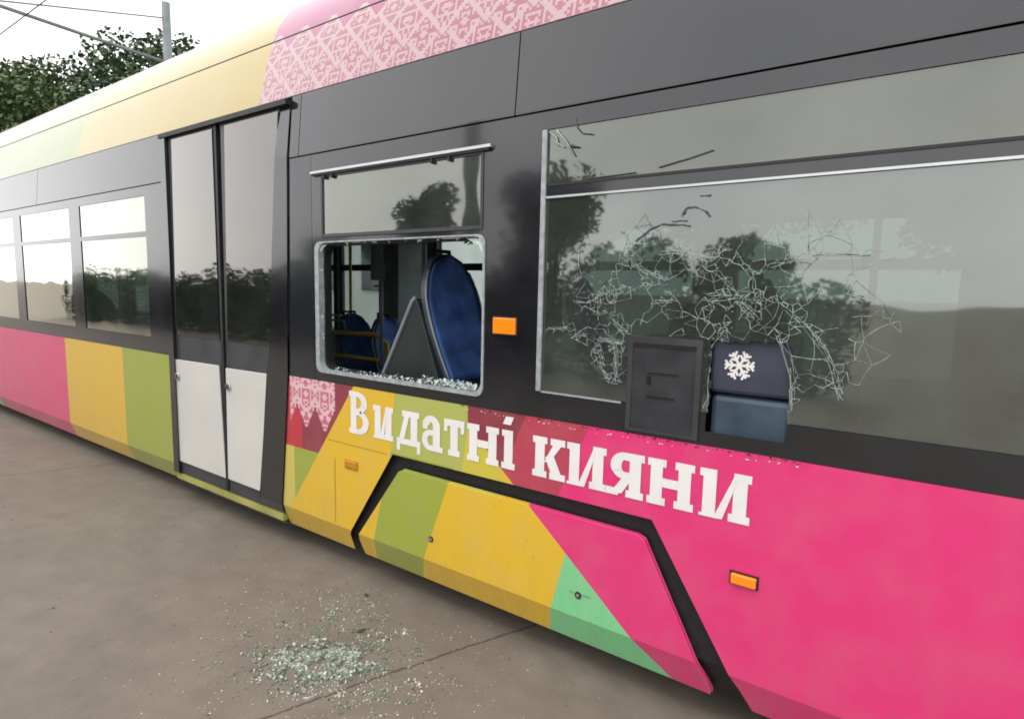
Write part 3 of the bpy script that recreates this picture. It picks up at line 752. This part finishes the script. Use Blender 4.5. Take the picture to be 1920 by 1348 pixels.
bm = bmesh.new(); box(bm, (-4.74, -.012, .13), (-4.66, .03, 2.66)); obj('door_post', bm, BLK, tram)
bm = bmesh.new(); box(bm, (-4.74, -.02, 2.655), (-3.155, .03, 2.685)); obj('door_header', bm, RUB, tram)
bm = bmesh.new(); box(bm, (-4.74, .02, .12), (-3.31, .05, .20)); box(bm, (-4.74, .035, .04), (-3.31, .06, .06)); obj('door_sill', bm, DGREY, tram)
bm = bmesh.new(); box(bm, (-4.74, .010, .070), (-3.318, .04, .115)); obj('sill_strip', bm, mat('olive_strip', (.36, .34, .10), .4, var=.2), tram)
bm = bmesh.new(); box(bm, (-4.74, .06, .04), (-3.2, .09, 1.0)); obj('door_backing', bm, RUB, tram)

# ------- interior
bm = bmesh.new(); box(bm, (TX0 + .1, .06, .28), (TX1 - .1, TW - .06, .34)); obj('interior_floor', bm, FLO, tram)
bm = bmesh.new(); box(bm, (TX0 + .1, .10, 2.40), (TX1 - .1, TW - .1, 2.46)); obj('ceiling', bm, INT, tram)
bm = bmesh.new(); box(bm, (TX0 + .1, .045, .34), (TX1 - .1, .075, 1.045)); obj('inner_wall', bm, INTD, tram)
# far side wall with its windows
bm = bmesh.new(); yb = TW - .06
def fw(x0, x1, z0, z1): box(bm, (x0, yb, z0), (x1, yb + .06, z1))
fwin = [(-12.9, -11.8), (-11.3, -10.1), (-9.7, -8.5), (-8.1, -6.9), (-6.5, -5.78), (-5.70, -4.50), (-4.2, -3.0), (-2.75, -1.45), (-1.2, .2), (.5, 1.9)]
fw(TX0, TX1, .05, 1.05); fw(TX0, TX1, 2.16, 3.3); xs = TX0
for a, b in fwin: fw(xs, a, 1.05, 2.16); xs = b
fw(xs, TX1, 1.05, 2.16)
obj('far_side_wall', bm, INTD, tram)
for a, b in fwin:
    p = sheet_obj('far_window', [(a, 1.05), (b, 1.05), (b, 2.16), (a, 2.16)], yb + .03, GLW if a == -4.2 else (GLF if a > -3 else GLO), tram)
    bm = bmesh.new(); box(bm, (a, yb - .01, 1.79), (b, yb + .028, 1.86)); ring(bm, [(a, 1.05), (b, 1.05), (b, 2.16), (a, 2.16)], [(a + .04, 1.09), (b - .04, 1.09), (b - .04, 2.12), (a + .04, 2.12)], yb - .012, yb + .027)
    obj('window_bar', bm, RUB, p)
bm = bmesh.new(); box(bm, (TX0, .05, .05), (TX0 + .08, TW - .05, 3.3)); obj('end_wall', bm, DGREY, tram); bm = bmesh.new(); box(bm, (TX1 - .08, .05, .05), (TX1, TW - .05, 3.3)); obj('end_wall', bm, DGREY, tram)

def seat(x, y, zc, face, w=.44, h=.66, first=None):
    """bucket seat; face +1 looks to +x. zc = cushion height"""
    if first is not None:
        r = first.copy(); COL.objects.link(r); r.location = (x, y, zc); r.rotation_euler = (0, 0, 0 if face > 0 else math.pi)
        for ch in first.children:
            c = ch.copy(); COL.objects.link(c); c.parent = r
        return r
    def outline(t):      # half width of the back at height fraction t
        if t < .55: return w / 2 * (.86 + .14 * math.sin(math.pi * t / 1.1))
        u = (t - .55) / .45
        return w / 2 * (1 - .62 * u ** 2.3)
    def back(y_in, off, thick, hs=1.0, ws=1.0):
        bm = bmesh.new(); rows, cols = 18, 12; front, rear = [], []
        for i in range(rows + 1):
            t = i / rows; zz = .02 + t * h * hs; hw = outline(t) * ws
            if t > .93: hw *= math.sqrt(max(.05, 1 - ((t - .93) / .075) ** 2)) if t < 1 else .35
            lean = -.30 * t - .03 * math.sin(math.pi * t)
            for lst, th in ((front, 0), (rear, -thick)):
                row = []
                for j in range(cols + 1):
                    s_ = (j / cols) * 2 - 1
                    row.append(bm.verts.new((lean * h + off + th + .035 * s_ * s_, s_ * hw, zz)))
                lst.append(row)
        for L_, fl in ((front, 0), (rear, 1)):
            for i in range(rows):
                for j in range(cols):
                    q = [L_[i][j], L_[i][j + 1], L_[i + 1][j + 1], L_[i + 1][j]]
                    bm.faces.new(q[::-1] if fl else q).smooth = True
        for i in range(rows):
            for j in (0, cols):
                bm.faces.new([front[i][j], front[i + 1][j], rear[i + 1][j], rear[i][j]])
        for i in (0, rows):
            for j in range(cols): bm.faces.new([front[i][j], front[i][j + 1], rear[i][j + 1], rear[i][j]])
        bmesh.ops.recalc_face_normals(bm, faces=bm.faces[:])
        return bm
    bm = back(0, 0, .035)
    shell = obj('seat', bm, SHELLD, tram, smooth=False)
    shell.location = (x, y, zc); shell.rotation_euler = (0, 0, 0 if face > 0 else math.pi)
    bm = back(0, .014, .012, .97, .93); obj('back_cushion', bm, SEATB, shell)
    for sgn in (-1, 1):
        bm = bmesh.new(); tube(bm, [((-.30 * t - .03 * math.sin(math.pi * t)) * h + .035, sgn * outline(t), .02 + t * h) for t in [q / 14 for q in range(13)]], .007, 6); obj('shell_edge', bm, SHELL, shell)
    bm = bmesh.new(); box(bm, (-.03, -w / 2 + .01, -.09), (.42, w / 2 - .01, -.02)); obj('cushion', bm, SEATB, shell, bevel=.03)
    bm = bmesh.new(); tube(bm, [(-.30 * h + .0, -.075, h - .06), (-.30 * h - .01, -.07, h + .035), (-.30 * h - .01, .07, h + .035), (-.30 * h, .075, h - .06)], .013, 8); obj('grab_handle', bm, RUB, shell)
    return shell
s0 = seat(-2.075, .385, 1.08, 1, w=.46, h=.70)
seat(-2.53, .42, .80, -1, first=s0)
for (x, y, z, f_) in [(-4.25, .37, .78, 1), (-4.55, 1.75, .62, 1), (-4.05, 1.75, .62, 1), (-2.05, 1.90, 1.02, 1), (-5.6, 1.75, .62, -1), (-.35, .37, .95, 1), (-1.55, 1.9, .8, -1), (.75, .37, .9, -1), (-7.2, .4, .8, 1), (-9.0, .4, .8, -1)]:
    seat(x, y, z, f_, first=s0)
# grey wedge between the back-to-back seats
bm = bmesh.new()
tri = [(-2.58, .98), (-2.03, .98), (-2.085, 1.13), (-2.235, 1.53), (-2.255, 1.55), (-2.275, 1.53), (-2.515, 1.09)]
sheet(bm, tri, .135); e = bmesh.ops.extrude_face_region(bm, geom=bm.faces[:])
for v in [q for q in e['geom'] if isinstance(q, bmesh.types.BMVert)]: v.co.y += .42
bmesh.ops.recalc_face_normals(bm, faces=bm.faces[:]); obj('seat_console', bm, CONSOLE, tram, bevel=.008)
bm = bmesh.new(); tube(bm, [(-2.572, .135, .99), (-2.51, .135, 1.10), (-2.275, .135, 1.53), (-2.255, .14, 1.555)], .011, 8); obj('console_edge', bm, SHELL, tram)
bm = bmesh.new(); box(bm, (-2.9, .08, .34), (-1.4, .62, .98)); obj('seat_podium', bm, INT, tram, bevel=.02)
bm = bmesh.new(); tube(bm, [(-2.0, .10, 1.115), (-1.70, .10, 1.10)], .02, 8); obj('ledge_rail', bm, SHELL, tram)
# rails and poles
def pole(pts, r, m, name='handrail'):
    bm = bmesh.new(); tube(bm, pts, r, 10); return obj(name, bm, m, tram)
pole([(-3.02, 1.0, .34), (-3.02, 1.0, 2.4)], .014, SHELL, 'grab_pole')
pole([(-2.68, .80, 1.3), (-2.68, .80, 2.4)], .013, SHELL, 'grab_pole')
pole([(-3.80, 1.3, .34), (-3.80, 1.3, 2.4)], .016, SHELL, 'grab_pole')
pole([(-5.3, 1.5, 1.15), (-4.1, 1.5, 1.17), (-3.95, 1.5, 1.10), (-3.93, 1.5, .34)], .022, YBAR)
pole([(-4.95, 1.5, .34), (-4.95, 1.5, 1.32)], .016, YBAR)
pole([(-5.3, 1.45, .95), (-3.95, 1.45, .95)], .015, YBAR)
pole([(TX0 + .3, .9, 2.18), (TX1 - .3, .9, 2.18)], .014, INTD)
pole([(TX0 + .3, 1.6, 2.18), (TX1 - .3, 1.6, 2.18)], .014, INTD)
pole([(-.20, .9, .34), (-.20, .9, 2.4)], .016, YBAR)
for x_, y_ in ((-5.05, 2.0), (-4.62, 1.2), (-2.9, 1.9)): pole([(x_, y_, .34), (x_, y_, 2.4)], .016, YBAR if x_ < -3 else SHELL, 'grab_pole')
pole([(-4.98, 2.28, 1.62), (-4.5, 2.28, 1.62)], .012, SHELL)
bm = bmesh.new(); box(bm, (-3.66, 1.06, 1.80), (-3.61, 1.14, 2.18)); box(bm, (-3.655, 1.05, 1.66), (-3.585, 1.15, 1.80)); obj('strap_handle', bm, INTD, tram, bevel=.01)
bm = bmesh.new(); box(bm, (-4.50, 1.9, .34), (-4.22, 2.3, 2.4)); obj('door_partition', bm, INTD, tram)
bm = bmesh.new(); box(bm, (-4.98, 1.45, 1.32), (-4.55, 1.49, 1.34)); tube(bm, [(-4.98, 1.47, 1.28), (-4.52, 1.47, 1.28), (-4.48, 1.47, 1.2)], .012); obj('seat_grab', bm, SHELL, tram)

# ------------------------------------------------------------------ BROKEN GLASS on the ground
def shards():
    rnd = random.Random(11); bm = bmesh.new()
    def bit(x, y, q, zf=.5, mi=0):
        c = Vector((x, y, GZ + q * zf * .6)); a = rnd.uniform(0, 6.28); n = rnd.choice((3, 4, 5)); lo, hi = [], []
        tx, ty = rnd.uniform(-.35, .35), rnd.uniform(-.35, .35)
        for k in range(n):
            an = a + 6.283 * k / n + rnd.uniform(-.4, .4); r = q * rnd.uniform(.6, 1.1); dx, dy = r * math.cos(an), r * math.sin(an)
            base = dx * tx + dy * ty
            lo.append(bm.verts.new(c + Vector((dx, dy, base - q * zf * .35)))); hi.append(bm.verts.new(c + Vector((dx * .9, dy * .9, base + q * zf * .5))))
        bm.faces.new(hi).material_index = mi
        for k in range(n): bm.faces.new([lo[k], lo[(k + 1) % n], hi[(k + 1) % n], hi[k]]).material_index = mi
    def cluster(cx, cy, sx, sy, n, q0, q1, ang=0, pm=.3, zf=.5):
        ca, sa = math.cos(ang), math.sin(ang)
        for _ in range(n):
            u, v = rnd.gauss(0, sx), rnd.gauss(0, sy); x, y = cx + u * ca - v * sa, cy + u * sa + v * ca
            if y > .25: continue
            if n > 90 and noise.noise(Vector((x * 13, y * 13, 3))) + .5 * noise.noise(Vector((x * 34, y * 34, 7))) < rnd.uniform(-.25, .22): continue
            bit(x, y, rnd.uniform(q0, q1) * rnd.uniform(.5, 1), zf, 1 if rnd.random() < pm else (2 if rnd.random() < .06 else 0))
    cluster(-2.18, -.53, .20, .12, 1150, .004, .011, .6, pm=.88); cluster(-2.35, -.22, .22, .10, 420, .003, .008, .3, pm=.4)
    for _ in range(60):
        cx, cy = rnd.gauss(-2.05, .30), rnd.gauss(-.58, .22); cluster(cx, cy, .018, .018, rnd.randrange(6, 26), .003, .009, pm=rnd.choice((.1, .5, .9)), zf=.8); cluster(-2.12, -.61, .10, .05, 260, .005, .011, .6, pm=.75, zf=.8)
    cluster(-1.93, -.66, .10, .07, 380, .003, .0075, .9, .25); cluster(-1.74, -.50, .14, .12, 300, .002, .007, .9, .2)
    cluster(-1.62, -.55, .10, .10, 160, .003, .008, pm=.15)
    cluster(-2.35, -.45, .40, .25, 500, .002, .0055, pm=.3); cluster(-1.9, -.55, .55, .40, 450, .0015, .005, pm=.3)
    cluster(-2.65, -.55, .28, .16, 420, .002, .006, .5, pm=.35); cluster(-2.55, -.25, .30, .18, 330, .002, .006, pm=.3); cluster(-1.5, -.4, .5, .3, 420, .0015, .005, pm=.2)
    cluster(-2.0, -1.0, .35, .25, 420, .002, .006, pm=.2); cluster(-2.2, -1.1, 1.3, .7, 350, .0015, .005, pm=.2); cluster(-2.6, -.7, .8, .6, 220, .0015, .005, pm=.2)
    return bm
gm_g = mat('shard_green', (.17, .21, .165), .15, coat=.7, var=.35, vscale=60)
gm_w = mat('shard_white', (.50, .50, .44), .15, coat=.8, var=.3, vscale=60)
gm_d = mat('shard_dark', (.05, .055, .045), .3, coat=.5)
obj('broken_glass', shards(), [gm_w, gm_g, gm_d], kind='stuff', label='greenish crumbs of shattered safety glass scattered on the concrete', category='broken glass')
def grit():
    rnd = random.Random(4); bm = bmesh.new()
    for _ in range(900):
        x = rnd.uniform(-6, .2); y = rnd.gauss(-.35, .45)
        if y > .1: continue
        q = rnd.uniform(.0015, .0045); vs = [bm.verts.new((x + rnd.uniform(-q, q) * 1.5, y + rnd.uniform(-q, q) * 1.5, GZ + .001 + rnd.uniform(0, q))) for _ in range(4)]
        for t in ((0, 1, 2), (0, 2, 3), (0, 3, 1)): bm.faces.new([vs[k] for k in t])
    obj('grit', bm, mat('grit_dark', (.05, .042, .034), .9, var=.5, vscale=50), kind='stuff')
grit()
def lump(name, x, y, r, h, label, m, seed):
    rnd = random.Random(seed); bm = bmesh.new(); bmesh.ops.create_icosphere(bm, subdivisions=2, radius=1)
    for v in bm.verts:
        k = .65 + .5 * noise.noise(v.co * 2.3 + Vector((seed, 0, 0))) + rnd.uniform(-.12, .12); v.co = Vector((v.co.x * r * k, v.co.y * r * .6 * k, max(-.1, v.co.z) * h * k))
    o = obj(name, bm, m); o.location = (x, y, GZ + .002); o.rotation_euler = (0, 0, seed); o['label'] = label; o['category'] = 'debris'; return o
deb = mat('debris_dark', (.045, .045, .035), .6, var=.5, vscale=60)
lump('debris_lump', -2.185, -.535, .034, .022, 'dark crumpled lump in the middle of the greenish glass pile', deb, 1)
lump('debris_lump', -2.05, -.60, .020, .012, 'small dark lump at the near edge of the greenish glass pile', deb, 2)
lump('debris_lump', -2.403, -.085, .022, .014, 'small dark lump on the bare concrete close to the tram skirt', deb, 3)
lump('debris_lump', -2.16, -.33, .035, .008, 'flat dark sliver behind the glass pile, towards the tram', deb, 4)

# ------------------------------------------------------------------ SURROUNDINGS (seen in the reflections and through the windows)
def leaf_mat(name, c):
    m = mat(name, c, .6, var=.45, vscale=1.3); return m
LEAF = leaf_mat('leaf_green', (.07, .11, .035)); LEAFD = leaf_mat('leaf_dark', (.05, .085, .035)); BARK = mat('bark', (.07, .05, .035), .9, var=.4)
def leaves(bm, rnd, c, r, n, size, flat=1.0):
    for _ in range(n):
        d = Vector((rnd.gauss(0, 1), rnd.gauss(0, 1), rnd.gauss(0, 1))).normalized() * (rnd.random() ** .45)
        p = c + Vector((d.x * r, d.y * r, d.z * r * flat)); a = Vector((rnd.gauss(0, 1), rnd.gauss(0, 1), rnd.gauss(0, .7))).normalized(); b = a.orthogonal().normalized()
        s_ = size * rnd.uniform(.6, 1.4)
        bm.faces.new([bm.verts.new(p + a * s_), bm.verts.new(p + b * s_ * .6), bm.verts.new(p - a * s_), bm.verts.new(p - b * s_ * .6)])
def tree(name, x, y, h, cr, label, seed, m=None, n=5200, group=None):
    rnd = random.Random(seed); root = empty(name, (x, y, GZ), label=label, category='tree')
    bt = bmesh.new(); o = Vector((x, y, GZ)); top = o + Vector((rnd.uniform(-.2, .2), 0, h * .72))
    tube(bt, [o, o + Vector((.04, 0, h * .35)), top], .035 * h, 8, r1=.012 * h)
    bc = bmesh.new(); cl = []
    for k in range(11):
        a = rnd.uniform(0, 6.28); t = rnd.uniform(.45, .98); rr = cr * math.sqrt(max(.06, 1 - ((t - .66) / .40) ** 2)) * rnd.uniform(.35, .75)
        p = o + Vector((math.cos(a) * rr, math.sin(a) * rr, h * t)); cl.append((p, cr * rnd.uniform(.28, .5)))
        tube(bt, [o + Vector((0, 0, h * (t * .5))), (o + Vector((0, 0, h * t * .62)) + p) / 2, p], .010 * h, 6, r1=.003 * h)
    cl.append((o + Vector((0, 0, h * .68)), cr * .6)); cl.append((o + Vector((0, 0, h * .86)), cr * .42))
    for p, r in cl: leaves(bc, rnd, p, r, n // len(cl), .055 + .004 * h, .8)
    obj('trunk', bt, BARK, root); obj('crown', bc, m or LEAF, root); return root
def hedge(name, x0, x1, y, h, label, seed, m=None):
    rnd = random.Random(seed); bm = bmesh.new(); x = x0
    while x < x1:
        hh = h * rnd.uniform(.75, 1.15)
        for zc in (.3, .75): leaves(bm, rnd, Vector((x, y + rnd.uniform(-.3, .3), GZ + hh * zc)), hh * .38, 420, .085, .95)
        x += hh * .32
    o = obj(name, bm, m or LEAFD, label=label, category='hedge'); return o
hedge('hedge', -32, -1.0, -8.6, 1.9, 'long dark green hedge facing the tram, seen in its windows', 5)
tree('tree', -6.4, -8.3, 3.7, 1.5, 'round tree mirrored in the cracked window', 21, LEAFD)
tree('tree', -7.6, -9.3, 4.1, 1.3, 'tree mirrored in the black pillar beside the broken window', 22, LEAFD)
tree('tree', -10.15, -8.6, 4.2, 1.15, 'small tree mirrored in the hopper glass over the broken window', 23)
tree('tree', -4.6, -8.6, 2.5, 1.2, 'low tree mirrored in the cracked window, right of the tallest reflection', 24, LEAFD)
tree('tree', -17.5, -11, 3.4, 1.4, 'low tree mirrored in the door glass', 25)
tree('tree', -2.6, -9.5, 2.5, 1.1, 'bushy tree mirrored at the right of the cracked window', 26)
# lamp mast reflected as a dark column
mast = empty('lamp_mast', (-8.3, -8.0, GZ), label='tall dark lamp mast reflected in the grey upper panel', category='lamp mast')
bm = bmesh.new(); tube(bm, [(-8.3, -8.0, GZ), (-8.3, -8.0, 5.9)], .20, 14, r1=.16); obj('pole', bm, mat('mast_concrete', (.10, .10, .10), .8, var=.3), mast)
bm = bmesh.new(); box(bm, (-8.52, -8.2, 5.9), (-7.75, -7.8, 6.2)); obj('lamp_head', bm, DGREY, mast, bevel=.05)
# depot building on the far side of the tram
def building():
    b = empty('depot_building', (-10, 14, GZ), label='pale depot hall with rows of dark windows beyond the tram', category='building')
    bm = bmesh.new(); box(bm, (-60, 14, GZ), (-15.2, 26, 6.4)); obj('wall', bm, mat('pale_render', (.62, .63, .60), .9, var=.12, vscale=.6, bump=.3), b)
    bm = bmesh.new(); box(bm, (-60.4, 13.6, 6.4), (-14.8, 26.4, 6.75)); obj('roof', bm, DGREY, b)
    for i in range(12):
        x = -58.5 + i * 3.6; bm = bmesh.new(); box(bm, (x, 13.93, 1.5), (x + 2.2, 13.99, 4.6)); w = obj('window', bm, mat('hall_glass', (.03, .04, .045), .08) if i == 0 else bpy.data.materials['hall_glass'], b)
        bm = bmesh.new()
        for k in range(4): box(bm, (x + k * .71, 13.90, 1.5), (x + k * .71 + .06, 13.928, 4.6))
        box(bm, (x, 13.895, 3.0), (x + 2.2, 13.925, 3.06)); obj('frame', bm, INT, w)
    return b
building()
for i, (x, y, h, r, lb) in enumerate([(-17, 7.5, 8.5, 2.9, 'nearest full green tree rising behind the far end of the tram'), (-22, 8.5, 10.5, 3.6, 'tallest green tree rising behind the far end of the tram'),
        (-27, 5.0, 9.0, 3.3, 'broad tree past the end of the tram, left of the tallest one'), (-31, 0.5, 8.5, 3.2, 'leftmost tree standing on the open yard past the tram'),
        (-34, 8.0, 11.0, 3.8, 'far tree filling the gap behind the row past the tram end')]):
    tree('tree', x, y, h, r, lb, 40 + i, LEAFD if i % 2 else LEAF, n=17000)
for i, (x, y, h, r, lb) in enumerate([(-7.6, 10.5, 6.0, 2.7, 'dense tree seen through the left half of the cracked window'), (-3.4, 9.8, 6.6, 2.9, 'dense tree seen through the cracked window above the ticket machine'),
        (1.3, 11, 6.2, 2.8, 'dense tree beyond the tram, seen at the right end of the cracked window')]):
    tree('tree', x, y, h, r, lb, 60 + i, LEAFD, n=9000)
cm = empty('catenary_mast', (-13.5, 4.2, GZ), label='slim grey mast with a bracket arm over the tram roof', category='mast')
bm = bmesh.new(); tube(bm, [(-13.5, 4.2, GZ), (-13.5, 4.2, 7.4)], .11, 12, r1=.08); obj('pole', bm, INTD, cm)
bm = bmesh.new(); tube(bm, [(-13.5, 4.2, 6.2), (-13.5, .9, 6.3)], .035, 8); tube(bm, [(-13.5, 4.2, 7.1), (-13.5, 1.2, 6.3)], .015, 6); obj('arm', bm, INTD, cm)
bm = bmesh.new(); tube(bm, [(-60, 1.2, 5.7), (-13.5, 1.2, 5.55), (40, 1.2, 5.7)], .009, 5); tube(bm, [(-60, 1.2, 6.5), (-37, 1.2, 6.2), (-13.5, 1.2, 6.4), (10, 1.2, 6.1), (40, 1.2, 6.4)], .008, 5)
obj('overhead_wire', bm, RUB, label='black overhead contact wire running above the tram roof', category='wire')
